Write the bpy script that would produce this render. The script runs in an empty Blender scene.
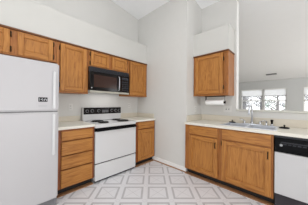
import bpy, bmesh, math, random
from mathutils import Vector, Matrix
random.seed(7)
C = bpy.context.scene.collection
PI = math.pi

# ------------------------------------------------------------------ camera
f, yaw, pitch, roll, camh, cyv = 146.3715, .7699, .0062, .0097, 1.2326, 102.81
s_, c_ = math.sin(yaw), math.cos(yaw)
F = Vector((c_, s_, 0)); R = Vector((s_, -c_, 0)); U = Vector((0, 0, 1))
sp, cp = math.sin(pitch), math.cos(pitch)
F, U = F*cp + U*sp, U*cp - F*sp
sr, cr = math.sin(roll), math.cos(roll)
R, U = R*cr + U*sr, U*cr - R*sr
cd = bpy.data.cameras.new('camera'); cam = bpy.data.objects.new('camera', cd); C.objects.link(cam)
m = Matrix((R, U, -F)).transposed().to_4x4(); m.translation = (0, 0, camh)
cam.matrix_world = m
cd.sensor_fit = 'HORIZONTAL'; cd.sensor_width = 36; cd.lens = 36*f/308
cd.shift_y = (cyv-102.5)/308
cd.clip_start = .02
bpy.context.scene.camera = cam

# ------------------------------------------------------------------ world, lights, exposure
sc = bpy.context.scene
sc.view_settings.view_transform = 'Standard'; sc.view_settings.look = 'None'
sc.view_settings.exposure = -.06; sc.view_settings.gamma = 1.0; sc.view_settings.use_curve_mapping = False
w = bpy.data.worlds.new('overcast_sky'); sc.world = w; w.use_nodes = True
w.node_tree.nodes['Background'].inputs[0].default_value = (.98, .985, 1.0, 1)
w.node_tree.nodes['Background'].inputs[1].default_value = 2.3
def area(name, loc, target, sx, sy, power, col=(1, 1, 1)):
    l = bpy.data.lights.new(name, 'AREA'); l.shape = 'RECTANGLE'; l.size = sx; l.size_y = sy
    l.energy = power; l.color = col
    o = bpy.data.objects.new(name, l); C.objects.link(o); o.location = loc
    o.rotation_euler = (Vector(target)-Vector(loc)).to_track_quat('-Z', 'Y').to_euler()
    return o
area('daylight_back_window', (-2.1, .6, 1.0), (1, .6, .9), 2.8, 1.8, 12, (.985, .99, 1))
area('daylight_near_window', (.4, -3.35, 1.0), (.4, 0, .9), 3.0, 1.8, 45, (.985, .99, 1))
area('daylight_living_window', (6.2, -3.35, 1.2), (6.2, 0, 1.6), 3.2, 2.0, 66, (1, 1, 1))
area('living_fill_uplight', (5.6, .0, .5), (5.6, .0, 3), 2.4, 2.4, 6, (1, 1, 1))  # unseen uplight added to brighten the living room ceiling
area('kitchen_ceiling_lamp', (.6, .7, 3.3), (.6, .7, 0), 1.3, 1.3, 15, (.985, .99, 1))
area('kitchen_fill_uplight', (-.5, -.5, 1.9), (-.4, -.4, 4), .8, .8, 16, (.985, .99, 1))  # added invisible fill aimed up, lifts the kitchen's ambient light off the ceiling
area('under_microwave_fill', (1.38, 2.6, 1.425), (1.38, 2.62, 0), .5, .12, .8, (1, .98, .95))  # fill added under the microwave to brighten the wall below the cabinets

# ------------------------------------------------------------------ dimensions
XB, XC, XW, XU = 2.3155, 2.282, 2.888, 2.57      # middle wall, right base fronts, right wall, right upper front
YA, YB, YR, YU, YC = 2.815, 2.215, 2.19, 2.488, 1.427
ZU, ZL, ZS, ZK = 2.148, 1.387, 2.567, .094
XFAR = 8.8
def zc(x): return 3.312 - .14*(x-2.305)

# ------------------------------------------------------------------ materials
def mat(name, col, rough=.5, metal=0., bump=0., bscale=60, spec=.5, var=0., vscale=8):
    m = bpy.data.materials.new(name); m.use_nodes = True
    nt = m.node_tree; b = nt.nodes['Principled BSDF']
    b.inputs['Base Color'].default_value = (*col, 1); b.inputs['Roughness'].default_value = rough
    b.inputs['Metallic'].default_value = metal; b.inputs['Specular IOR Level'].default_value = spec
    tc = nt.nodes.new('ShaderNodeTexCoord')
    n = nt.nodes.new('ShaderNodeTexNoise'); n.inputs['Scale'].default_value = vscale; n.inputs['Detail'].default_value = 4
    nt.links.new(tc.outputs['Object'], n.inputs['Vector'])
    r = nt.nodes.new('ShaderNodeValToRGB')
    r.color_ramp.elements[0].position = .3; r.color_ramp.elements[1].position = .7
    r.color_ramp.elements[0].color = (*[c*(1-var) for c in col], 1)
    r.color_ramp.elements[1].color = (*[min(1, c*(1+var)) for c in col], 1)
    nt.links.new(n.outputs['Fac'], r.inputs[0]); nt.links.new(r.outputs[0], b.inputs['Base Color'])
    if bump:
        n2 = nt.nodes.new('ShaderNodeTexNoise'); n2.inputs['Scale'].default_value = bscale
        nt.links.new(tc.outputs['Object'], n2.inputs['Vector'])
        bp = nt.nodes.new('ShaderNodeBump'); bp.inputs['Strength'].default_value = bump; bp.inputs['Distance'].default_value = .004
        nt.links.new(n2.outputs['Fac'], bp.inputs['Height']); nt.links.new(bp.outputs[0], b.inputs['Normal'])
    return m
def srgb(r, g, b):
    def l(c):
        c /= 255
        return c/12.92 if c <= .04045 else ((c+.055)/1.055)**2.4
    return (l(r), l(g), l(b))
def oak(name, axis, base=(174, 116, 54), dark=(134, 78, 32), light=(190, 132, 66)):
    m = bpy.data.materials.new(name); m.use_nodes = True
    nt = m.node_tree; b = nt.nodes['Principled BSDF']; L = nt.links.new
    b.inputs['Roughness'].default_value = .38; b.inputs['Specular IOR Level'].default_value = .4
    tc = nt.nodes.new('ShaderNodeTexCoord'); oi = nt.nodes.new('ShaderNodeObjectInfo')
    ad = nt.nodes.new('ShaderNodeVectorMath'); ad.operation = 'ADD'
    sh = nt.nodes.new('ShaderNodeVectorMath'); sh.operation = 'SCALE'; sh.inputs[0].default_value = (7, 11, 5)
    L(oi.outputs['Random'], sh.inputs['Scale']); L(tc.outputs['Object'], ad.inputs[0]); L(sh.outputs[0], ad.inputs[1])
    def noise(k, long, det, dist):
        mp = nt.nodes.new('ShaderNodeMapping')
        mp.inputs['Scale'].default_value = [long if i == axis else k for i in range(3)]
        L(ad.outputs[0], mp.inputs[0])
        n = nt.nodes.new('ShaderNodeTexNoise'); n.inputs['Scale'].default_value = 1
        n.inputs['Detail'].default_value = det; n.inputs['Distortion'].default_value = dist
        L(mp.outputs[0], n.inputs['Vector']); return n
    n1 = noise(11, 1.8, 3, 1.6); n2 = noise(90, 4, 3, .2)
    # cathedral rings: sine of the broad noise
    mu = nt.nodes.new('ShaderNodeMath'); mu.operation = 'MULTIPLY'; mu.inputs[1].default_value = 26
    L(n1.outputs['Fac'], mu.inputs[0])
    si = nt.nodes.new('ShaderNodeMath'); si.operation = 'SINE'; L(mu.outputs[0], si.inputs[0])
    a = nt.nodes.new('ShaderNodeMath'); a.operation = 'MULTIPLY_ADD'; a.inputs[1].default_value = .09; a.inputs[2].default_value = .5
    L(si.outputs[0], a.inputs[0])
    mx = nt.nodes.new('ShaderNodeMath'); mx.operation = 'MULTIPLY_ADD'; mx.inputs[1].default_value = .8
    ofs = nt.nodes.new('ShaderNodeMath'); ofs.operation = 'ADD'; ofs.inputs[1].default_value = -.4
    L(n2.outputs['Fac'], mx.inputs[0]); L(a.outputs[0], ofs.inputs[0]); L(ofs.outputs[0], mx.inputs[2])
    r = nt.nodes.new('ShaderNodeValToRGB'); e = r.color_ramp.elements
    e[0].position = .2; e[0].color = (*srgb(*dark), 1); e[1].position = .8; e[1].color = (*srgb(*light), 1)
    k = e.new(.5); k.color = (*srgb(*base), 1)
    L(mx.outputs[0], r.inputs[0]); L(r.outputs[0], b.inputs['Base Color'])
    bp = nt.nodes.new('ShaderNodeBump'); bp.inputs['Strength'].default_value = .15; bp.inputs['Distance'].default_value = .001
    L(mx.outputs[0], bp.inputs['Height']); L(bp.outputs[0], b.inputs['Normal'])
    return m
OAK = [oak('oak_grain_along_%s' % 'xyz'[i], i) for i in range(3)]
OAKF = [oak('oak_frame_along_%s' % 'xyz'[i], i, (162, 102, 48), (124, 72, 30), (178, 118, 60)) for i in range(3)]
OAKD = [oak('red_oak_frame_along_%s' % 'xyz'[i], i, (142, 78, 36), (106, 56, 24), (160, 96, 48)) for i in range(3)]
DKOAK = oak('dark_oak_molding', 0, (104, 62, 32), (84, 48, 26), (124, 76, 42))
DKOAKY = oak('dark_oak_molding_y', 1, (104, 62, 32), (84, 48, 26), (124, 76, 42))
SHOE = oak('stained_shoe_molding', 0, (168, 122, 84), (140, 98, 64), (188, 142, 104))
SHOEY = oak('stained_shoe_molding_y', 1, (168, 122, 84), (140, 98, 64), (188, 142, 104))
M = dict(
    wall=mat('wall_paint', srgb(213, 212, 208), .75, bump=.05, bscale=180, var=.008),
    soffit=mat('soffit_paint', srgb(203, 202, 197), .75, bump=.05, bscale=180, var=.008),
    wallfar=mat('living_wall_paint', srgb(204, 205, 204), .8, bump=.05, bscale=180, var=.008),
    ceil=mat('ceiling_paint', srgb(246, 246, 246), .85, bump=.08, bscale=120, var=.006),
    trim=mat('white_trim', srgb(238, 237, 234), .45),
    ledge=mat('cream_ledge', srgb(204, 203, 194), .45),
    white=mat('white_enamel', srgb(214, 214, 214), .22),
    rim=mat('polished_rim_steel', srgb(224, 229, 238), .32, .5, var=.03, vscale=30),
    kickg=mat('charcoal_kick', srgb(62, 58, 62), .5, spec=.2),
    whited=mat('white_dishwasher_enamel', srgb(202, 201, 201), .3),
    silver=mat('pale_metal_trim', srgb(176, 173, 160), .4),
    whitet=mat('white_textured_door', srgb(190, 188, 189), .4, bump=.1, bscale=350),
    seam=mat('grey_gasket', srgb(120, 120, 120), .6),
    black=mat('black_plastic', srgb(12, 12, 14), .45, spec=.1),
    blackg=mat('black_glass', srgb(20, 16, 16), .12, spec=.3),
    brown=mat('smoked_glass_window', srgb(58, 39, 33), .15, spec=.3),
    dgrey=mat('dark_grey_plastic', srgb(46, 47, 52), .45, spec=.3),
    mgrey=mat('mid_grey_plastic', srgb(132, 132, 134), .45),
    lgrey=mat('light_grey_print', srgb(176, 176, 178), .5),
    coil=mat('black_burner_coil', srgb(22, 21, 21), .55),
    pan=mat('black_drip_pan', srgb(34, 33, 33), .25, .6),
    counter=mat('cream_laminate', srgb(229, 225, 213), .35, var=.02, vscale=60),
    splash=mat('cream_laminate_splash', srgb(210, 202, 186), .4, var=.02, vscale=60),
    steel=mat('brushed_steel', srgb(214, 218, 224), .38, .6, var=.04, vscale=30),
    chrome=mat('chrome', srgb(206, 208, 210), .14, 1),
    kick=mat('black_toe_kick', srgb(22, 19, 17), .6),
    hinge=mat('antique_brass', srgb(62, 46, 28), .4, .7),
    paper=mat('white_paper', srgb(252, 252, 251), .9, bump=.15, bscale=90),
    card=mat('cardboard_tube', srgb(150, 120, 90), .9),
    plate=mat('white_outlet_plastic', srgb(222, 221, 217), .35),
    slot=mat('dark_slot', srgb(60, 58, 56), .5),
    shade=mat('white_shade_fabric', srgb(240, 240, 240), .9),
    carpet=mat('beige_carpet', srgb(176, 166, 150), .95, bump=.3, bscale=300),
    bark=mat('tree_bark', srgb(140, 137, 136), .9, bump=.4, bscale=30, var=.2),
    leafg=mat('green_leaves', srgb(132, 164, 142), .7, var=.25, vscale=3),
    leafp=mat('pale_grey_leaves', srgb(140, 144, 149), .7, var=.25, vscale=3),
    grass=mat('winter_lawn', srgb(222, 226, 226), .95, var=.15, vscale=3),
    darkmetal=mat('vent_grey', srgb(128, 128, 128), .5),
)
def transl(m, v):
    m.node_tree.nodes['Principled BSDF'].inputs['Transmission Weight'].default_value = v
# translucent roller shades glow with the daylight behind them
def shade_mat():
    m = bpy.data.materials.new('translucent_shade'); m.use_nodes = True; nt = m.node_tree
    b = nt.nodes['Principled BSDF']; o = nt.nodes['Material Output']
    b.inputs['Base Color'].default_value = (.9, .9, .9, 1); b.inputs['Roughness'].default_value = .9
    t = nt.nodes.new('ShaderNodeBsdfTranslucent'); t.inputs[0].default_value = (.95, .95, .95, 1)
    wv = nt.nodes.new('ShaderNodeTexWave'); wv.bands_direction = 'Z'; wv.inputs['Scale'].default_value = 25
    tc = nt.nodes.new('ShaderNodeTexCoord'); nt.links.new(tc.outputs['Object'], wv.inputs['Vector'])
    bp = nt.nodes.new('ShaderNodeBump'); bp.inputs['Strength'].default_value = .1; nt.links.new(wv.outputs['Fac'], bp.inputs['Height'])
    nt.links.new(bp.outputs[0], b.inputs['Normal'])
    x = nt.nodes.new('ShaderNodeMixShader'); x.inputs[0].default_value = .88
    nt.links.new(b.outputs[0], x.inputs[1]); nt.links.new(t.outputs[0], x.inputs[2]); nt.links.new(x.outputs[0], o.inputs[0])
    return m
M['shade'] = shade_mat()
def glass_mat():
    m = bpy.data.materials.new('window_glass'); m.use_nodes = True; nt = m.node_tree
    o = nt.nodes['Material Output']; nt.nodes.remove(nt.nodes['Principled BSDF'])
    t = nt.nodes.new('ShaderNodeBsdfTransparent'); t.inputs[0].default_value = (.97, .97, .97, 1)
    g = nt.nodes.new('ShaderNodeBsdfGlossy'); g.inputs['Roughness'].default_value = .02
    fr = nt.nodes.new('ShaderNodeFresnel'); fr.inputs[0].default_value = 1.3
    x = nt.nodes.new('ShaderNodeMixShader'); nt.links.new(fr.outputs[0], x.inputs[0])
    nt.links.new(t.outputs[0], x.inputs[1]); nt.links.new(g.outputs[0], x.inputs[2]); nt.links.new(x.outputs[0], o.inputs[0])
    return m
M['glass'] = glass_mat()
def floor_mat():
    m = bpy.data.materials.new('patterned_vinyl'); m.use_nodes = True; nt = m.node_tree; L = nt.links.new
    b = nt.nodes['Principled BSDF']; b.inputs['Roughness'].default_value = .42
    tc = nt.nodes.new('ShaderNodeTexCoord'); sx = nt.nodes.new('ShaderNodeSeparateXYZ'); L(tc.outputs['Object'], sx.inputs[0])
    def mt(op, a, b_=None, c=None):
        n = nt.nodes.new('ShaderNodeMath'); n.operation = op
        for i, v in enumerate((a, b_, c)):
            if v is None: continue
            if isinstance(v, (int, float)): n.inputs[i].default_value = v
            else: L(v, n.inputs[i])
        return n.outputs[0]
    q2 = 2**.5; P = .3425
    p = mt('MULTIPLY', mt('ADD', sx.outputs[0], sx.outputs[1]), 1/(q2*P))
    q = mt('MULTIPLY', mt('SUBTRACT', sx.outputs[0], sx.outputs[1]), 1/(q2*P))
    def cell(v, c0):
        return mt('ABSOLUTE', mt('SUBTRACT', mt('FRACT', mt('ADD', v, 10.5 - c0/P)), .5))
    a = cell(p, 2.383); e = cell(q, .095)
    mxv = mt('MAXIMUM', a, e); dif = mt('ABSOLUTE', mt('SUBTRACT', a, e))
    def band(v, lo, hi, soft=.012):
        def ss(v, x):
            n = nt.nodes.new('ShaderNodeMapRange'); n.interpolation_type = 'SMOOTHSTEP'
            n.inputs[1].default_value = x-soft; n.inputs[2].default_value = x+soft; L(v, n.inputs[0]); return n.outputs[0]
        return mt('MULTIPLY', ss(v, lo), mt('SUBTRACT', 1, ss(v, hi)))
    ring = band(mxv, .328, .402)
    edge = band(mxv, .395, .415, .006)
    cross = mt('MULTIPLY', mt('LESS_THAN', dif, .014), mt('LESS_THAN', mxv, .30))
    # small diamond where four squares meet
    s1 = mt('SUBTRACT', 1, mt('ADD', a, e))
    dia = band(s1, .075, .10, .008)
    n = nt.nodes.new('ShaderNodeTexNoise'); n.inputs['Scale'].default_value = 28; n.inputs['Detail'].default_value = 6
    L(tc.outputs['Object'], n.inputs['Vector'])
    mott = mt('MULTIPLY', mt('SUBTRACT', n.outputs['Fac'], .5), .35)
    k = mt('ADD', mt('MULTIPLY', ring, .78), mt('MULTIPLY', cross, .45))
    k = mt('ADD', k, mt('MULTIPLY', edge, .15)); k = mt('ADD', k, mt('MULTIPLY', dia, .3))
    k = mt('ADD', k, mott)
    r = nt.nodes.new('ShaderNodeValToRGB'); el = r.color_ramp.elements
    el[0].position = 0; el[0].color = (*srgb(230, 230, 233), 1); el[1].position = 1; el[1].color = (*srgb(176, 175, 178), 1)
    L(k, r.inputs[0]); L(r.outputs[0], b.inputs['Base Color'])
    bp = nt.nodes.new('ShaderNodeBump'); bp.inputs['Strength'].default_value = .12; bp.inputs['Distance'].default_value = .002
    bp.invert = True; L(k, bp.inputs['Height']); L(bp.outputs[0], b.inputs['Normal'])
    return m
M['floor'] = floor_mat()

# ------------------------------------------------------------------ mesh helpers
def box(bm, x0, x1, y0, y1, z0, z1, bev=0., mi=0, seg=1):
    x0, x1 = min(x0, x1), max(x0, x1); y0, y1 = min(y0, y1), max(y0, y1); z0, z1 = min(z0, z1), max(z0, z1)
    v = [bm.verts.new((x, y, z)) for x in (x0, x1) for y in (y0, y1) for z in (z0, z1)]
    fs = [bm.faces.new([v[i] for i in q]) for q in ((0, 1, 3, 2), (4, 6, 7, 5), (0, 4, 5, 1), (2, 3, 7, 6), (0, 2, 6, 4), (1, 5, 7, 3))]
    for q in fs: q.material_index = mi
    if bev:
        es = list({e for q in fs for e in q.edges})
        rr = bmesh.ops.bevel(bm, geom=es, offset=bev, segments=seg, affect='EDGES', clamp_overlap=True)
        for q in rr['faces']: q.material_index = mi
def tube(bm, pts, r, n=12, mi=0, closed=False, rs=None):
    pts = [Vector(p) for p in pts]; rings = []; N = len(pts); prev = None
    for i, p in enumerate(pts):
        a = pts[(i-1) % N] if (closed or i > 0) else p
        b = pts[(i+1) % N] if (closed or i < N-1) else p
        t = (b-a).normalized()
        if prev is None:
            ref = Vector((0, 0, 1)) if abs(t.z) < .9 else Vector((1, 0, 0)); x = t.cross(ref).normalized()
        else:
            x = (prev - t*prev.dot(t)).normalized()
        prev = x; y = t.cross(x); rad = rs[i] if rs else r
        rings.append([bm.verts.new(p + (x*math.cos(2*PI*k/n) + y*math.sin(2*PI*k/n))*rad) for k in range(n)])
    fs = []
    for i in range(N if closed else N-1):
        A, B = rings[i], rings[(i+1) % N]
        for k in range(n): fs.append(bm.faces.new((A[k], A[(k+1) % n], B[(k+1) % n], B[k])))
    if not closed: fs.append(bm.faces.new(rings[0][::-1])); fs.append(bm.faces.new(rings[-1]))
    for q in fs: q.material_index = mi; q.smooth = len(q.verts) == 4
def cyl(bm, p0, p1, r, n=20, mi=0, r1=None):
    tube(bm, [p0, p1], r, n, mi, rs=[r, r1 if r1 is not None else r])
def lathe(bm, prof, center, n=24, mi=0):
    cx, cy, cz = center; rings = []
    for r, z in prof:
        rings.append([bm.verts.new((cx + r*math.cos(2*PI*k/n), cy + r*math.sin(2*PI*k/n), cz + z)) for k in range(n)])
    for A, B in zip(rings, rings[1:]):
        for k in range(n):
            q = bm.faces.new((A[k], A[(k+1) % n], B[(k+1) % n], B[k])); q.material_index = mi; q.smooth = True
    bm.faces.new(rings[0][::-1]).material_index = mi; bm.faces.new(rings[-1]).material_index = mi
def BM(): return bmesh.new()
def obj(name, bm, mats, parent=None, label=None):
    """links bm (world coordinates) as one mesh object, its origin at its thing's base"""
    if not isinstance(mats, (list, tuple)): mats = [mats]
    off = Vector((0, 0, 0)); p = parent
    while p is not None: off += p.location; p = p.parent
    if parent is None:
        xs = [v.co for v in bm.verts]
        off = Vector(((min(v.x for v in xs)+max(v.x for v in xs))/2, (min(v.y for v in xs)+max(v.y for v in xs))/2, min(v.z for v in xs)))
    bmesh.ops.translate(bm, verts=bm.verts, vec=-off)
    bmesh.ops.recalc_face_normals(bm, faces=bm.faces)
    me = bpy.data.meshes.new(name); bm.to_mesh(me); bm.free()
    for m_ in mats: me.materials.append(m_)
    o = bpy.data.objects.new(name, me); C.objects.link(o)
    if parent is not None: o.parent = parent
    else: o.location = off
    if label: o['label'] = label
    return o
def tag(o, label, cat, group=None):
    o['label'] = label; o['category'] = cat
    if group: o['group'] = group
    return o
def thing(name, label, cat, loc, group=None):
    o = bpy.data.objects.new(name, None); C.objects.link(o); o.location = loc; o.empty_display_size = .05
    return tag(o, label, cat, group)
def struct(name, bm, mats, parent=None, world=False):
    if world:                                   # mesh kept in world coordinates (the floor pattern needs it)
        me = bpy.data.meshes.new(name); bmesh.ops.recalc_face_normals(bm, faces=bm.faces); bm.to_mesh(me); bm.free()
        me.materials.append(mats); o = bpy.data.objects.new(name, me); C.objects.link(o)
    else: o = obj(name, bm, mats, parent)
    if parent is None: o['kind'] = 'structure'
    return o
def sbox(name, m, *a, bev=0.):
    b = BM(); box(b, *a, bev=bev); return struct(name, b, m)
def wallbox(bm, x0, x1, y0, y1, z0):            # a wall piece whose top follows the sloping ceiling
    n = len(bm.verts); box(bm, x0, x1, y0, y1, z0, z0+1); bm.verts.ensure_lookup_table()
    for v in list(bm.verts)[n:]:
        if v.co.z > z0+.5: v.co.z = zc(v.co.x) + .01
def part(name, m, parent, *a, bev=0., label=None, seg=1):
    b = BM(); box(b, *a, bev=bev, seg=seg); return obj(name, b, m, parent, label)

# ------------------------------------------------------------------ the shell
XBK, YNR, YFL = -2.2, -3.5, 2.95
b = BM(); box(b, XBK-.1, 2.95, YNR-.1, YFL, -.08, 0); struct('floor', b, M['floor'], world=True)
b = BM(); box(b, 2.95, XFAR+.1, YNR-.1, YFL+.1, -.08, 0); struct('floor', b, M['carpet'])
b = BM(); box(b, XBK-.1, XFAR+.1, YNR-.1, YFL+.1, 0, 1)
for v in b.verts: v.co.z = zc(v.co.x) + (.1 if v.co.z > .5 else 0)
struct('ceiling', b, M['ceil'])
b = BM(); wallbox(b, XBK-.1, XB, YA, YA+.12, 0); struct('wall_left', b, M['wall'])
b = BM(); wallbox(b, XB, XW+.112, YC, YA+.12, 0); struct('wall_middle', b, M['wall'])
b = BM(); wallbox(b, XW, XW+.112, .765, YC, 0); struct('wall_right', b, M['wall'])
sbox('wall_half', M['wall'], XW, XW+.112, -.5, .765, 0, 1.118)
sbox('trim_1', M['ledge'], XW-.02, XW+.15, -.53, .765, 1.118, 1.15, bev=.005)
b = BM(); wallbox(b, XW+.112, XFAR+.1, YFL-.015, YFL+.1, 0); struct('wall_living_left', b, M['wallfar'])
# far wall with its windows
WIN = [(1.15, 2.09), (.30, 1.13), (-1.12, -.225)]; WZ0, WZ1 = .85, 2.0
b = BM()
ys = [YNR-.1, -1.12, -.225, .30, 1.13, 1.15, 2.09, YFL+.1]
for y0, y1 in ((ys[0], -1.12), (-.225, .30), (1.13, 1.15), (2.09, ys[-1])): wallbox(b, XFAR, XFAR+.14, y0, y1, 0)
for y0, y1 in WIN:
    box(b, XFAR, XFAR+.14, y0, y1, 0, WZ0); wallbox(b, XFAR, XFAR+.14, y0, y1, WZ1)
struct('wall_far', b, M['wallfar'])
for i, (y0, y1) in enumerate(WIN):
    b = BM()
    for a0, a1, c0, c1 in ((y0, y0+.045, WZ0, WZ1), (y1-.045, y1, WZ0, WZ1), (y0, y1, WZ1-.045, WZ1), (y0, y1, WZ0, WZ0+.05), (y0, y1, 1.405, 1.45)):
        box(b, XFAR+.03, XFAR+.09, a0, a1, c0, c1, bev=.004)
    o = struct('window_%d' % (i+1), b, M['trim'])
    b = BM(); box(b, XFAR+.055, XFAR+.061, y0+.04, y1-.04, WZ0+.04, WZ1-.04); obj('pane', b, M['glass'], o)
    b = BM(); box(b, XFAR-.03, XFAR+.03, y0-.02, y1+.02, WZ0-.03, WZ0, bev=.004); obj('window_sill', b, M['trim'], o)
# walls behind the camera with big window openings
def openwall(name, axis, pos, thick, lo, hi, holes, m_):
    b = BM(); cur = lo
    def seg(a0, a1, z0, z1=None):
        args = (pos, pos+thick, a0, a1) if axis == 0 else (a0, a1, pos, pos+thick)
        if z1 is None: wallbox(b, *args, z0)
        else: box(b, *args, z0, z1)
    for h0, h1, z0, z1 in holes:
        seg(cur, h0, 0); seg(h0, h1, 0, z0); seg(h0, h1, z1); cur = h1
    seg(cur, hi, 0); return struct(name, b, m_)
openwall('wall_back', 0, XBK-.1, .1, YNR-.1, YA+.12, [(-.7, 1.9, .5, 2.55)], M['wall'])
openwall('wall_near', 1, YNR-.1, .1, XBK, XFAR+.1, [(-1.1, 1.9, .5, 2.55), (4.6, 7.8, .5, 2.35)], M['wall'])
# soffits
sbox('wall_soffit_left', M['soffit'], XBK, XB, YU, YA, ZU, ZS)
sbox('wall_soffit_right', M['soffit'], XU, XW, .795, YC, ZU, ZS)
# baseboard and shoe moldings
sbox('baseboard_middle', M['trim'], XB-.014, XB, YC-.006, YB+.06, .016, .088, bev=.003)
sbox('trim_2', SHOEY, XB-.024, XB, YC-.01, YB+.06, 0, .016, bev=.004)
sbox('trim_3', SHOE, .5, .975, YB-.005, YB+.073, 0, .008, bev=.002)
sbox('trim_4', SHOEY, XC-.012, XC+.073, .19, YC, 0, .008, bev=.002)
sbox('trim_5', SHOE, 1.8, XB-.026, YB-.005, YB+.073, 0, .008, bev=.002)
sbox('trim_6', M['trim'], XW-.004, XW+.12, .757, .765, 1.15, 3.1)

# ------------------------------------------------------------------ cabinets
class Fr:                                        # a cabinet front: width u, outward n, height z
    def __init__(s, kind, n0): s.k = kind; s.n0 = n0
    def a(s, u0, u1, n0, n1, z0, z1):
        return (u0, u1, s.n0-n0, s.n0-n1, z0, z1) if s.k == 'A' else (s.n0-n0, s.n0-n1, u0, u1, z0, z1)
    def p(s, u, n, z): return (u, s.n0-n, z) if s.k == 'A' else (s.n0-n, u, z)
    def along(s): return 0 if s.k == 'A' else 1
def fbox(bm, fr, *a, bev=0., mi=0): box(bm, *fr.a(*a), bev=bev, mi=mi)
T = .023
def door(fr, root, u0, u1, z0, z1, hinge=None, pull=False, fw=.058):
    h = fr.along(); b = BM()
    fbox(b, fr, u0, u0+fw, .001, T, z0, z1, bev=.004); fbox(b, fr, u1-fw, u1, .001, T, z0, z1, bev=.004)
    fbox(b, fr, u0+fw, u1-fw, .001, T, z0, z0+fw, bev=.004, mi=1); fbox(b, fr, u0+fw, u1-fw, .001, T, z1-fw, z1, bev=.004, mi=1)
    d = obj('door', b, [OAK[2], OAK[h]], root)
    b = BM(); fbox(b, fr, u0+fw-.004, u1-fw+.004, .001, .008, z0+fw-.004, z1-fw+.004)
    fbox(b, fr, u0+fw+.016, u1-fw-.016, .006, .0125, z0+fw+.016, z1-fw-.016, bev=.006)
    obj('panel', b, OAK[2], d)
    if hinge is not None:
        side, zs = hinge
        for z in zs:
            b = BM(); uu = u0-.008 if side < 0 else u1+.008
            fbox(b, fr, uu-.009, uu+.009, .001, .008, z-.03, z+.03, bev=.003)
            q0 = fr.p(uu, .011, z-.034); q1 = fr.p(uu, .011, z+.034); cyl(b, q0, q1, .006, 8)
            obj('hinge', b, M['hinge'], d, 'dark antique brass hinge')
    if pull:
        side, z = pull; b = BM(); uu = u0+.03 if side < 0 else u1-.03
        pts = [fr.p(uu, T, z-.045), fr.p(uu, T+.022, z-.03), fr.p(uu, T+.026, z), fr.p(uu, T+.022, z+.03), fr.p(uu, T, z+.045)]
        tube(b, pts, .0065, 8)
        obj('handle', b, M['hinge'], d, 'dark antique brass handle')
    return d
def drawer(fr, root, u0, u1, z0, z1, name='drawer'):
    b = BM(); fbox(b, fr, u0, u1, .001, T, z0, z1, bev=.006)
    return obj(name, b, OAK[fr.along()], root)
def carcass(fr, root, u0, u1, depth, z0, z1, rails, stiles, fm=None, hollow=False):
    """sides, back and a face frame: stiles (u ranges) and rails (z ranges) around openings"""
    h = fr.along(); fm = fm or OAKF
    b = BM()
    if hollow:
        fbox(b, fr, u0, u0+.016, -depth, -.019, z0, z1); fbox(b, fr, u1-.016, u1, -depth, -.019, z0, z1)
        fbox(b, fr, u0+.016, u1-.016, -depth, -depth+.008, z0, z1); fbox(b, fr, u0+.016, u1-.016, -depth+.008, -.019, z0, z0+.016)
    else: fbox(b, fr, u0, u1, -depth, -.019, z0, z1)
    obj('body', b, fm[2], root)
    b = BM()
    for a0, a1 in stiles: fbox(b, fr, a0, a1, -.019, 0, z0, z1, bev=.0015)
    for c0, c1 in rails: fbox(b, fr, u0, u1, -.0188, -.0005 if c1-c0 > .032 or c1 > .8 or c0 < .1 else -.016, c0, c1, mi=1)
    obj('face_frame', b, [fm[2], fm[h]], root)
FA = Fr('A', YU)
def upper(label, u0, u1, z0, fr=FA, z1=ZU, molding=True, cat='cabinet', stiles=(), depth=None, group=None, mold_ext=0):
    depth = depth or (YA-YU-.003 if fr.k == 'A' else XW-XU-.003)
    c = fr.p((u0+u1)/2, -depth/2, z0)
    root = thing('wall_cabinet', label, cat, c, group)
    carcass(fr, root, u0, u1, depth, z0, z1-.002, [(z0, z0+.035), (z1-.05, z1-.002)], [(u0, u0+.035), (u1-.035, u1)] + list(stiles))
    if molding:
        b = BM(); fbox(b, fr, u0, u1+mold_ext, 0, .022, z1-.028, z1-.004, bev=.004)
        if mold_ext: fbox(b, fr, u0-mold_ext-.008, u0+.001, -.3, .022, z1-.028, z1-.004, bev=.004)
        obj('top_molding', b, DKOAK if fr.k == 'A' else DKOAKY, root, 'dark stained molding along the cabinet top')
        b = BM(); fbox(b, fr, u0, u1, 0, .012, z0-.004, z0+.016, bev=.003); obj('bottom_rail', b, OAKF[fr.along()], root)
    return root
r = upper('short oak wall cabinet with two doors above the white refrigerator', -.42, .531, 1.812, stiles=[(.045, .122)])
door(FA, r, -.385, .049, 1.822, 2.112, (1, (1.88, 2.06))); door(FA, r, .118, .485, 1.822, 2.112, (1, (1.88, 2.06)))
r = upper('tall oak wall cabinet with one door between refrigerator and microwave', .534, .981, ZL)
door(FA, r, .578, .95, ZL+.022, 2.112, (-1, (1.5, 2.04)))
r = upper('short oak wall cabinet with two small doors directly above the black microwave', .984, 1.782, 1.85, stiles=[(1.345, 1.42)])
door(FA, r, 1.018, 1.352, 1.868, 2.112, (-1, (1.91, 2.06)), fw=.05); door(FA, r, 1.413, 1.75, 1.868, 2.112, (1, (1.91, 2.06)), fw=.05)
r = upper('oak wall cabinet with one door right of the microwave in the corner', 1.785, XB-.003, ZL)
door(FA, r, 1.825, 2.268, ZL+.022, 2.112)
FU = Fr('C', XU)
r = upper('oak wall cabinet alone above the paper towels beside the sink', .797, YC-.003, ZL, fr=FU, mold_ext=.0)
b = BM(); fbox(b, FU, .785, .797, -.3, .022, ZU-.028, ZU-.004, bev=.004); obj('top_molding', b, DKOAKY, r, 'dark stained molding along the cabinet top')
door(FU, r, .88, 1.385, ZL+.03, 2.108, (-1, (1.52, 2.0)))

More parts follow.
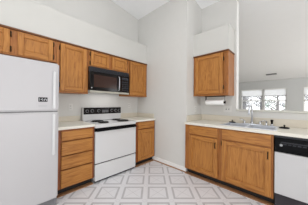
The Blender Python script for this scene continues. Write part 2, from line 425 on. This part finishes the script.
FB = Fr('A', YB)
def base(label, u0, u1, fr, stiles, rails, depth, fm=None, hollow=False):
    c = fr.p((u0+u1)/2, -depth/2, 0)
    root = thing('base_cabinet', label, 'cabinet', c)
    carcass(fr, root, u0, u1, depth, ZK, .875, rails, stiles, fm, hollow)
    b = BM(); fbox(b, fr, u0, u1, -depth, -.075, 0, ZK); obj('toe_kick', b, M['kick'], root, 'black recessed toe kick')
    return root
r = base('oak base cabinet with four stacked drawers left of the white range', .50, .978, FB, [(.50, .545), (.94, .978)],
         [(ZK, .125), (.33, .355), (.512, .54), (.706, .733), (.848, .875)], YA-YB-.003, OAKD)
for z0, z1 in ((.108, .334), (.349, .518), (.533, .711), (.727, .852)): drawer(FB, r, .536, .946, z0, z1)
r = base('narrow oak base cabinet with one drawer over one door right of the range', 1.80, XB-.003, FB, [(1.80, 1.845), (2.27, XB-.003)],
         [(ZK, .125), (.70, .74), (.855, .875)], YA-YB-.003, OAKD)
drawer(FB, r, 1.84, 2.275, .733, .862); door(FB, r, 1.84, 2.275, .11, .712)
FC = Fr('C', XC)
r = base('oak base cabinet in the corner left of the sink, drawer over door', .833, YC-.003, FC, [(.833, .87), (1.32, YC-.003)],
         [(ZK, .14), (.695, .73), (.855, .875)], XW-XC-.003)
drawer(FC, r, .853, 1.335, .722, .862); door(FC, r, .853, 1.335, .118, .702, None, (-1, .60))
r = base('oak sink base cabinet with wide door beside the dishwasher', .192, .830, FC, [(.192, .23), (.77, .830)],
         [(ZK, .14), (.695, .73), (.855, .875)], XW-XC-.003, None, True)
drawer(FC, r, .214, .788, .722, .862, 'false_drawer_front'); door(FC, r, .214, .788, .118, .702, (1, (.655,)), (-1, .612))

# ------------------------------------------------------------------ worktops
def worktop(label, loc): return thing('countertop', label, 'countertop', loc)
r = worktop('cream laminate countertop between the refrigerator and the range', (.73, 2.5, .876))
part('slab', M['counter'], r, .485, .979, YB-.028, YA-.002, .876, .914, bev=.005)
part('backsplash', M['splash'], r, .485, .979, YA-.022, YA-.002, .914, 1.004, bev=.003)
r = worktop('short cream laminate countertop in the corner right of the range', (2.05, 2.5, .876))
part('slab', M['counter'], r, 1.779, XB-.002, YB-.028, YA-.002, .876, .914, bev=.005)
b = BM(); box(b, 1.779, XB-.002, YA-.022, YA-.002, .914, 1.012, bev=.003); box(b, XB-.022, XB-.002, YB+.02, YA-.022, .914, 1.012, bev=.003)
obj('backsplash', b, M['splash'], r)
r = worktop('long cream laminate countertop holding the steel sink', (2.57, .5, .876))
SX0, SX1, SY0, SY1 = 2.345, 2.80, .17, .845       # sink rim
b = BM(); e = .02
box(b, XC-.028, XW-.002, SY1-e, YC-.002, .876, .914); box(b, XC-.028, XW-.002, -.45, SY0+e, .876, .914)
box(b, XC-.028, SX0+e, SY0+e, SY1-e, .876, .914); box(b, SX1-e, XW-.002, SY0+e, SY1-e, .876, .914)
obj('slab', b, M['counter'], r)
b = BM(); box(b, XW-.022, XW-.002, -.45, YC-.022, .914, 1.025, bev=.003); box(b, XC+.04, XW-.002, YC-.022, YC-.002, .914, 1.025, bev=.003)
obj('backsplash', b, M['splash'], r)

# ------------------------------------------------------------------ refrigerator
YF = 2.05; FX0, FX1, FZ = -.29, .470, 1.70
r = thing('refrigerator', 'white top-freezer refrigerator at the left edge, below the oak cabinets', 'refrigerator', (.09, 2.43, 0))
part('body', M['white'], r, FX0+.004, FX1-.004, YF+.075, YA-.03, .03, FZ-.012, bev=.006)
d = part('freezer_door', M['whitet'], r, FX0, FX1, YF, YF+.068, 1.137, FZ, bev=.014, seg=3)
b = BM(); box(b, .404, .434, YF-.02, YF-.004, 1.16, 1.60, bev=.008, seg=2)
box(b, .406, .432, YF-.012, YF+.002, 1.165, 1.20); box(b, .406, .432, YF-.012, YF+.002, 1.56, 1.595)
obj('handle', b, M['white'], d, 'long white vertical handle')
b = BM(); box(b, .272, .356, YF-.003, YF+.001, 1.243, 1.292, bev=.001)
for i, x in enumerate((.279, .293, .305, .32, .332, .343)):
    box(b, x, x+(.008 if i % 2 else .005), YF-.004, YF-.002, 1.252+(.01 if i % 3 == 1 else 0), 1.284-(.008 if i % 2 else 0), mi=1)
obj('sticker', b, [M['black'], M['lgrey']], d, 'small black sticker with pale marks')
b = BM()
for i in range(9): box(b, .276+i*.0088, .276+i*.0088+.006, YF-.001, YF+.001, 1.185+(.004 if i % 3 else 0), 1.203, bev=.0)
obj('badge', b, M['lgrey'], d, 'faint grey maker badge')
d = part('refrigerator_door', M['whitet'], r, FX0, FX1, YF, YF+.068, .095, 1.124, bev=.014, seg=3)
b = BM(); box(b, .404, .434, YF-.02, YF-.004, .62, 1.10, bev=.008, seg=2)
box(b, .406, .432, YF-.012, YF+.002, .625, .66); box(b, .406, .432, YF-.012, YF+.002, 1.06, 1.095)
obj('handle', b, M['white'], d, 'long white vertical handle')
part('gasket', M['seam'], r, FX0+.01, FX1-.01, YF+.02, YF+.076, 1.12, 1.14)
b = BM(); box(b, FX0+.01, FX1-.01, YF+.03, YF+.075, .0, .088, bev=.003)
for i in range(6): box(b, FX0+.03, FX1-.03, YF+.026, YF+.032, .015+i*.011, .02+i*.011)
obj('base_grille', b, M['mgrey'], r)
part('hinge_cover', M['white'], r, FX0+.02, FX0+.1, YF+.02, YF+.12, FZ-.013, FZ+.012, bev=.004)

# ------------------------------------------------------------------ range
RX0, RX1 = .984, 1.774
r = thing('range', 'white freestanding electric range with black control panel under the microwave', 'stove', (1.379, 2.5, 0))
part('body', M['white'], r, RX0+.003, RX1-.003, YR+.05, YA-.02, .03, .87, bev=.004)
part('kick_plate', M['black'], r, RX0+.012, RX1-.012, YR+.035, YR+.06, 0, .04)
part('storage_drawer', M['white'], r, RX0+.002, RX1-.002, YR, YR+.05, .032, .283, bev=.006)
part('drawer_gap', M['black'], r, RX0+.01, RX1-.01, YR+.02, YR+.05, .280, .302)
d = part('oven_door', M['white'], r, RX0+.002, RX1-.002, YR, YR+.05, .299, .792, bev=.006)
part('vent_strip', M['black'], r, RX0+.006, RX1-.006, YR+.012, YR+.05, .79, .846)
b = BM(); box(b, RX0+.012, RX1-.012, YR-.036, YR-.016, .795, .826, bev=.007, seg=2)
for x in (RX0+.03, RX1-.06): box(b, x, x+.03, YR-.018, YR+.014, .797, .822)
obj('handle', b, M['black'], d, 'black full-width handle bar')
b = BM(); box(b, RX0, RX1, YR-.004, 2.712, .846, .905, bev=.01, seg=2); ck = obj('cooktop', b, M['white'], r)
def burner(cx, cy, R_):
    b = BM(); lathe(b, [(R_+.018, .9055), (R_+.02, .909), (R_+.012, .910), (R_*.5, .906), (.02, .9055)], (cx, cy, 0), 28)
    p_ = obj('drip_pan', b, M['pan'], ck)
    b = BM(); pts = []
    N = 96; turns = 4
    for i in range(N+1):
        t = i/N; a = 2*PI*turns*t; q = .025 + (R_-.025)*t
        pts.append((cx+q*math.cos(a), cy+q*math.sin(a), .919))
    tube(b, pts, .0062, 6)
    for k in range(3):
        a = 2*PI*k/3+.3; box(b, cx-.004, cx+.004, cy-.004, cy+.004, .909, .914)
        tube(b, [(cx, cy, .912), (cx+R_*math.cos(a), cy+R_*math.sin(a), .912)], .003, 6)
    obj('burner', b, M['coil'], r)
for cx, cy, q in ((1.19, 2.34, .075), (1.19, 2.57, .095), (1.575, 2.34, .095), (1.575, 2.57, .075)): burner(cx, cy, q)
bg = part('backguard', M['white'], r, RX0+.004, RX1-.004, 2.705, 2.79, .905, 1.155, bev=.008, seg=2)
cp_ = part('control_panel', M['blackg'], bg, RX0+.012, RX1-.012, 2.698, 2.707, 1.028, 1.150, bev=.003)
for x in (1.055, 1.145, 1.27, 1.545, 1.635, 1.715):
    b = BM(); cyl(b, (x, 2.70, 1.088), (x, 2.684, 1.088), .028, 20, 0); cyl(b, (x, 2.684, 1.088), (x, 2.672, 1.088), .021, 20, 1, .018)
    box(b, x-.004, x+.004, 2.662, 2.674, 1.07, 1.106, bev=.002, mi=1)
    obj('knob', b, [M['mgrey'], M['black']], cp_, 'black control knob with grey skirt')
b = BM(); box(b, 1.335, 1.48, 2.695, 2.70, 1.05, 1.125, bev=.002)
for i in range(4):
    box(b, 1.345+i*.033, 1.345+i*.033+.024, 2.693, 2.696, 1.056, 1.07, mi=1); box(b, 1.345+i*.033, 1.345+i*.033+.024, 2.693, 2.696, 1.08, 1.092, mi=1)
obj('clock_display', b, [M['dgrey'], M['mgrey']], cp_, 'grey clock with a row of buttons')

# ------------------------------------------------------------------ microwave
MY = 2.428; MX0, MX1, MZ0, MZ1 = .985, 1.782, 1.45, 1.846
MX0 = .985
r = thing('microwave', 'black over-the-range microwave with dark glass door under the short cabinet', 'microwave', (1.38, 2.62, MZ0))
part('body', M['black'], r, MX0, MX1, MY+.045, YA-.004, MZ0+.004, MZ1, bev=.004)
b = BM(); box(b, MX0+.002, MX1-.002, MY+.05, YA-.02, MZ0-.016, MZ0+.005, bev=.003)
for x in (1.15, 1.5): box(b, x, x+.2, MY+.12, MY+.25, MZ0-.018, MZ0-.014, mi=1)
obj('underside_panel', b, [M['lgrey'], M['mgrey']], r, 'pale grey underside with two filters')
b = BM(); box(b, MX0, MX1, MY+.015, MY+.05, 1.765, MZ1, bev=.003)
for i in range(6): box(b, MX0+.02, MX1-.02, MY+.009, MY+.017, 1.772+i*.012, 1.778+i*.012)
obj('vent_grille', b, M['dgrey'], r, 'dark grey slotted vent grille')
part('bottom_trim', M['silver'], r, MX0+.004, MX1-.004, MY+.004, MY+.05, 1.412, 1.447, bev=.004, label='pale metal strip along the bottom front')
d = part('door', M['blackg'], r, MX0, 1.575, MY, MY+.045, MZ0, 1.762, bev=.006)
part('window', M['brown'], d, MX0+.07, 1.49, MY-.003, MY+.002, MZ0+.055, 1.715, bev=.002, label='smoked brown glass window')
b = BM(); hx = 1.53
tube(b, [(hx, MY, 1.475), (hx, MY-.03, 1.488), (hx, MY-.034, 1.60), (hx, MY-.03, 1.722), (hx, MY, 1.737)], .0075, 10)
obj('handle', b, M['steel'], d, 'silver vertical bar handle')
b = BM(); cyl(b, (MX0+.035, MY-.002, 1.49), (MX0+.035, MY+.002, 1.49), .011, 14); obj('badge', b, M['lgrey'], d, 'small pale round badge')
cp_ = part('control_panel', M['blackg'], r, 1.578, MX1, MY, MY+.045, MZ0, 1.762, bev=.006)
part('display', M['dgrey'], cp_, 1.605, 1.752, MY-.003, MY+.001, 1.69, 1.735)
for i in range(5):
    for j in range(3):
        part('button', M['dgrey'], cp_, 1.607+j*.05, 1.645+j*.05, MY-.003, MY+.001, 1.475+i*.04, 1.50+i*.04, bev=.001)

# ------------------------------------------------------------------ dishwasher
DX = XC-.02; D0, D1 = -.41, .187
r = thing('dishwasher', 'white dishwasher with black control panel at the right edge', 'dishwasher', (2.57, -.11, 0))
part('body', M['black'], r, DX+.055, XW-.02, D0, D1, .02, .872)
d = part('door', M['whited'], r, DX, DX+.055, D0+.004, D1-.004, .186, .676, bev=.005)
b = BM(); box(b, DX-.006, DX+.055, D0+.004, D1-.004, .682, .846, bev=.006)
box(b, DX-.008, DX-.004, D0+.03, D1-.06, .792, .806, mi=1); box(b, DX-.02, DX-.004, D0+.18, D1-.18, .70, .716, bev=.004)
cp_ = obj('control_panel', b, [M['black'], M['dgrey']], r, 'black control panel')
for i in range(7): part('button', M['dgrey'], cp_, DX-.011, DX-.004, .075-i*.04, .105-i*.04, .772, .785, bev=.001)
b = BM(); cyl(b, (DX-.005, .122, .765), (DX-.010, .122, .765), .014, 18); cyl(b, (DX-.010, .122, .765), (DX-.02, .122, .765), .010, 18)
obj('dial', b, M['lgrey'], cp_, 'small round pale dial')
part('top_trim', M['dgrey'], r, DX+.01, DX+.06, D0+.004, D1-.004, .848, .872)
part('kick_plate', M['kickg'], r, DX+.03, DX+.06, D0+.004, D1-.004, 0, .18, bev=.003)

# ------------------------------------------------------------------ sink and taps
r = thing('kitchen_sink', 'stainless steel double-bowl sink set in the long countertop', 'sink', (2.57, .5, .914))
b = BM(); z = .9135
bowls = [(SX0+.03, SX1-.075, SY0+.03, .495), (SX0+.03, SX1-.075, .52, SY1-.03)]
for a in ((SX0, SX0+.03, SY0, SY1), (SX1-.075, SX1, SY0, SY1), (SX0+.03, SX1-.075, SY0, SY0+.03), (SX0+.03, SX1-.075, SY1-.03, SY1), (SX0+.03, SX1-.075, .495, .52)):
    box(b, *a, z, z+.006)
obj('rim', b, M['rim'], r)
for x0, x1, y0, y1 in bowls:
    b = BM(); t = .004; zb = .74
    box(b, x0-t, x0, y0-t, y1+t, zb, z); box(b, x1, x1+t, y0-t, y1+t, zb, z); box(b, x0, x1, y0-t, y0, zb, z); box(b, x0, x1, y1, y1+t, zb, z)
    box(b, x0-t, x1+t, y0-t, y1+t, zb-t, zb)
    q = obj('bowl', b, M['steel'], r)
    b = BM(); cx, cy = (x0+x1)/2, (y0+y1)/2; lathe(b, [(.05, zb), (.05, zb+.002), (.035, zb+.003), (.03, zb+.001)], (cx, cy, 0), 20); obj('drain', b, M['chrome'], q)
FYC, FXC, Z0 = .505, 2.785, .9195
r = FAUCET = thing('faucet', 'tall chrome gooseneck faucet standing behind the sink bowls', 'faucet', (FXC, FYC, Z0))
b = BM(); box(b, FXC-.026, FXC+.026, FYC-.135, FYC+.135, Z0, Z0+.012, bev=.006, seg=2); lathe(b, [(.024, 0.01), (.022, .03), (.015, .045)], (FXC, FYC, Z0), 18)
obj('base', b, M['chrome'], r)
b = BM(); pts = [(FXC, FYC, Z0+.04), (FXC, FYC, 1.115)]
for i in range(1, 13):
    a = PI*i/12; pts.append((FXC-.11+.11*math.cos(a), FYC, 1.115+.11*math.sin(a)))
pts.append((FXC-.22, FYC, 1.10)); tube(b, pts, .012, 12)
sp_ = obj('spout', b, M['steel'], r)
b = BM(); cyl(b, (FXC-.22, FYC, 1.125), (FXC-.22, FYC, 1.085), .015, 14, 0, .017); obj('aerator', b, M['steel'], sp_)
for sgn in (1, -1):
    cy = FYC + sgn*.105
    b = BM(); lathe(b, [(.026, 0), (.026, .006), (.017, .018), (.015, .04), (.018, .046), (.012, .054)], (FXC, cy, Z0), 16)
    tube(b, [(FXC, cy, Z0+.048), (FXC-.01, cy+sgn*.03, Z0+.062), (FXC-.015, cy+sgn*.07, Z0+.075)], .007, 8, rs=[.008, .007, .005]); obj('lever_handle', b, M['chrome'], FAUCET)
r = thing('side_sprayer', 'chrome and black hand sprayer at the right end of the sink deck', 'sprayer', (FXC, .255, Z0))
b = BM(); lathe(b, [(.024, 0), (.024, .006), (.016, .02), (.014, .028)], (FXC, .255, Z0), 16); obj('base', b, M['chrome'], r)
b = BM(); lathe(b, [(.013, .028), (.013, .05), (.019, .075), (.018, .088), (.010, .092)], (FXC, .255, Z0), 16); obj('spray_head', b, M['black'], r, 'black sprayer head')
r = thing('soap_dispenser', 'short chrome soap pump between faucet and sprayer', 'soap dispenser', (FXC, .32, Z0))
b = BM(); lathe(b, [(.02, 0), (.02, .006), (.012, .014), (.010, .05), (.014, .055), (.014, .064)], (FXC, .32, Z0), 16); obj('base', b, M['chrome'], r)
b = BM(); tube(b, [(FXC, .32, Z0+.06), (FXC-.03, .32, Z0+.064), (FXC-.055, .32, Z0+.058)], .006, 8); obj('nozzle', b, M['chrome'], r)
# black stopper leaning on the rim, and the sink strainer at the right end
def strainer(name, label, x, y, z, rad):
    r = thing(name, label, 'sink stopper', (x, y, z))
    b = BM(); lathe(b, [(rad*.8, 0), (rad, .006), (rad, .012), (rad*.7, .018), (rad*.25, .022)], (x, y, z), 20); obj('flange', b, M['black'], r)
    b = BM(); lathe(b, [(.008, .022), (.007, .036), (.014, .040), (.012, .046)], (x, y, z), 12); obj('knob', b, M['black'], r)
strainer('sink_stopper', 'black rubber sink stopper lying on the sink deck at its left corner', 2.765, .79, Z0, .052)
strainer('sink_stopper', 'black rubber sink stopper on the countertop right of the sink', 2.67, .112, .9145, .056)

# ------------------------------------------------------------------ paper towels
PX, PY0, PY1, PZ = 2.69, .905, 1.222, 1.268
r = thing('paper_towel_holder', 'dark under-cabinet paper towel holder below the single wall cabinet', 'towel holder', (PX, 1.06, PZ))
b = BM(); box(b, PX-.025, PX+.025, PY0-.02, PY1+.02, ZL-.018, ZL-.004, bev=.003); obj('rail', b, M['hinge'], r)
for y, s in ((PY0-.012, -1), (PY1+.012, 1)):
    b = BM(); w_ = .016 if s > 0 else .005; box(b, PX+.01-w_, PX+.01+w_, y-.004, y+.004, PZ-.01, ZL-.016, bev=.002)
    obj('arm', b, M['black'] if s > 0 else M['mgrey'], r)
b = BM(); cyl(b, (PX, PY0-.01, PZ), (PX, PY1+.01, PZ), .008, 10); cyl(b, (PX, PY0-.024, PZ), (PX, PY0-.010, PZ), .022, 16); obj('rod', b, M['black'], r)
r = thing('paper_towel_roll', 'white paper towel roll hanging under the single wall cabinet', 'paper towel', (PX, 1.06, PZ))
b = BM(); n = 28; rings = []
for y, q in ((PY0, .021), (PY0, .047), (PY0+.002, .049), (PY1-.002, .049), (PY1, .047), (PY1, .021)):
    rings.append([b.verts.new((PX+q*math.cos(2*PI*k/n), y, PZ+q*math.sin(2*PI*k/n))) for k in range(n)])
for i in range(6):
    A, B_ = rings[i], rings[(i+1) % 6]
    for k in range(n): q = b.faces.new((A[k], A[(k+1) % n], B_[(k+1) % n], B_[k])); q.smooth = i == 2
obj('roll', b, M['paper'], r)
b = BM(); n = 20; rings = []
for y, q in ((PY0-.002, .014), (PY0-.002, .0205), (PY1+.002, .0205), (PY1+.002, .014)):
    rings.append([b.verts.new((PX+q*math.cos(2*PI*k/n), y, PZ+q*math.sin(2*PI*k/n))) for k in range(n)])
for i in range(4):
    A, B_ = rings[i], rings[(i+1) % 4]
    for k in range(n): b.faces.new((A[k], A[(k+1) % n], B_[(k+1) % n], B_[k]))
obj('cardboard_tube', b, M['card'], r, 'brown cardboard tube')

# ------------------------------------------------------------------ outlets and switches
def outlet(label, kind, axis, u, wall, z, gang=1, name='wall_outlet'):
    w = .036*gang
    loc = (u, wall, z) if axis == 'A' else (wall, u, z)
    fr = Fr('A' if axis == 'A' else 'C', wall)
    r = thing(name, label, kind, loc)
    b = BM(); fbox(b, fr, u-w, u+w, .0003, .006, z-.058, z+.058, bev=.002); obj('cover_plate', b, M['plate'], r)
    for g in range(gang):
        uc = u + (g-(gang-1)/2)*.046
        if name == 'wall_outlet':
            for dz in (-.02, .02):
                b = BM(); fbox(b, fr, uc-.016, uc+.016, .005, .008, z+dz-.014, z+dz+.014, bev=.002)
                fbox(b, fr, uc-.009, uc-.005, .0078, .0084, z+dz-.006, z+dz+.008, mi=1); fbox(b, fr, uc+.005, uc+.009, .0078, .0084, z+dz-.006, z+dz+.008, mi=1)
                obj('socket', b, [M['plate'], M['slot']], r)
        else:
            b = BM(); fbox(b, fr, uc-.006, uc+.006, .004, .016, z-.004, z+.012, bev=.002, mi=0); fbox(b, fr, uc-.008, uc+.008, .0055, .0066, z-.016, z+.016, mi=1)
            obj('toggle', b, [M['plate'], M['slot']], r)
outlet('white wall outlet between the refrigerator and the range', 'outlet', 'A', .818, YA, 1.158)
outlet('white wall outlet right of the range above the corner countertop', 'outlet', 'A', 2.061, YA, 1.185)
outlet('white wall outlet on the narrow return wall left of the paper towels', 'outlet', 'A', 2.646, YC, 1.14)
outlet('white double light switch beside the paper towels above the sink counter', 'switch', 'C', .905, XW, 1.15, 2, 'light_switch')

# ------------------------------------------------------------------ living room: shades, vent
SL = ['white pulled-down shade on the leftmost living room window', 'white pulled-down shade on the middle living room window', 'white pulled-down shade on the rightmost living room window, cut by the frame']
for i, (y0, y1) in enumerate(WIN):
    r = thing('window_shade', SL[i], 'window shade', (XFAR-.02, (y0+y1)/2, 1.99), 'shades on the living room windows')
    y0 += .012; y1 -= .012
    part('headrail', M['trim'], r, XFAR-.012, XFAR+.026, y0, y1, 1.955, 1.999, bev=.003)
    b = BM(); N = 14; z0, z1 = 1.665, 1.956                    # pleats
    prev = None
    for k in range(N*2+1):
        z = z1-(z1-z0)*k/(N*2); x = XFAR+.004+(.007 if k % 2 else 0)
        cur = [b.verts.new((x, y0+.002, z)), b.verts.new((x, y1-.002, z))]
        if prev: b.faces.new((prev[0], prev[1], cur[1], cur[0]))
        prev = cur
    obj('fabric', b, M['shade'], r)
    part('bottom_rail', M['mgrey'], r, XFAR-.004, XFAR+.02, y0, y1, 1.642, 1.666, bev=.003)
r = thing('ceiling_vent', 'grey slotted air vent on the living room ceiling above the windows', 'vent', (7.88, .755, zc(7.88)-.004))
b = BM(); x0, x1, y0, y1 = 7.80, 7.96, .575, .93
def slope(bm):
    for v in bm.verts: v.co.z += zc(v.co.x)
box(b, x0, x0+.025, y0, y1, -.012, -.001); box(b, x1-.025, x1, y0, y1, -.012, -.001); box(b, x0, x1, y0, y0+.025, -.012, -.001); box(b, x0, x1, y1-.025, y1, -.012, -.001)
slope(b); obj('frame', b, M['darkmetal'], r)
for i in range(4):
    b = BM(); xx = x0+.035+i*.026; box(b, xx, xx+.012, y0+.02, y1-.02, -.010, -.002); slope(b); obj('slat', b, M['darkmetal'], r)
b = BM(); box(b, x0+.02, x1-.02, y0+.02, y1-.02, -.002, -.0005); slope(b); obj('backing', b, M['black'], r)

# ------------------------------------------------------------------ outdoors beyond the windows
b = BM(); box(b, XFAR+.2, 40, -16, 22, -.4, -.3); struct('ground', b, M['grass'])
def tree(label, x, y, h, rad, leaf, n, grp='trees outside the living room windows'):
    r = thing('garden_tree', label, 'tree', (x, y, -.3), grp)
    b = BM(); tips = []
    tube(b, [(x, y, -.3), (x+.05, y+.03, h*.3), (x, y, h*.62), (x, y+.04, h*.95)], .1, 8, rs=[.12, .09, .06, .015])
    for k in range(16):
        a = random.uniform(0, 2*PI); z0 = random.uniform(.22, .8)*h; l = rad*random.uniform(.6, 1.0)
        p1 = (x+l*.5*math.cos(a), y+l*.5*math.sin(a), z0+l*.25); p2 = (x+l*math.cos(a), y+l*math.sin(a), z0+l*.6)
        tube(b, [(x, y, z0), p1, p2], .03, 6, rs=[.035, .022, .007]); tips += [p1, p2]
        for q in range(2):
            a2 = a+random.uniform(-1, 1); tube(b, [p1, (p1[0]+l*.4*math.cos(a2), p1[1]+l*.4*math.sin(a2), p1[2]+l*.3)], .015, 5, rs=[.016, .005])
            tips.append((p1[0]+l*.4*math.cos(a2), p1[1]+l*.4*math.sin(a2), p1[2]+l*.3))
    obj('trunk', b, M['bark'], r)
    b = BM()
    for i in range(n):
        t = random.choice(tips); c = Vector(t)+Vector((random.gauss(0, .16), random.gauss(0, .16), random.gauss(0, .14)))
        s = random.uniform(.022, .05); mtx = Matrix.Rotation(random.uniform(0, 6.28), 3, Vector((random.gauss(0, 1), random.gauss(0, 1), random.gauss(0, 1))).normalized())
        v = [b.verts.new(c + mtx @ Vector(q)) for q in ((-s, 0, 0), (0, -s*.5, 0), (s, 0, 0), (0, s*.5, s*.2))]
        b.faces.new(v[:3]); b.faces.new((v[0], v[2], v[3]))
    obj('foliage', b, M[leaf], r)
tree('bare grey tree seen through the leftmost living room window', 13.0, 2.9, 3.2, .8, 'leafp', 1900)
tree('small grey-leaved tree behind the right pane of the leftmost window', 15.6, 2.15, 3.4, .75, 'leafp', 2200)
tree('green-leaved tree seen low in the middle living room window', 12.6, .85, 2.3, .75, 'leafg', 520)
tree('thin grey tree farther off behind the middle living room window', 15.6, .25, 3.6, .75, 'leafp', 2200)
tree('bare tree outside the rightmost living room window', 13.0, -.95, 3.2, .8, 'leafp', 1900)
tree('distant bare tree left of the other garden trees', 18.5, 4.0, 3.8, 1.0, 'leafp', 1700)
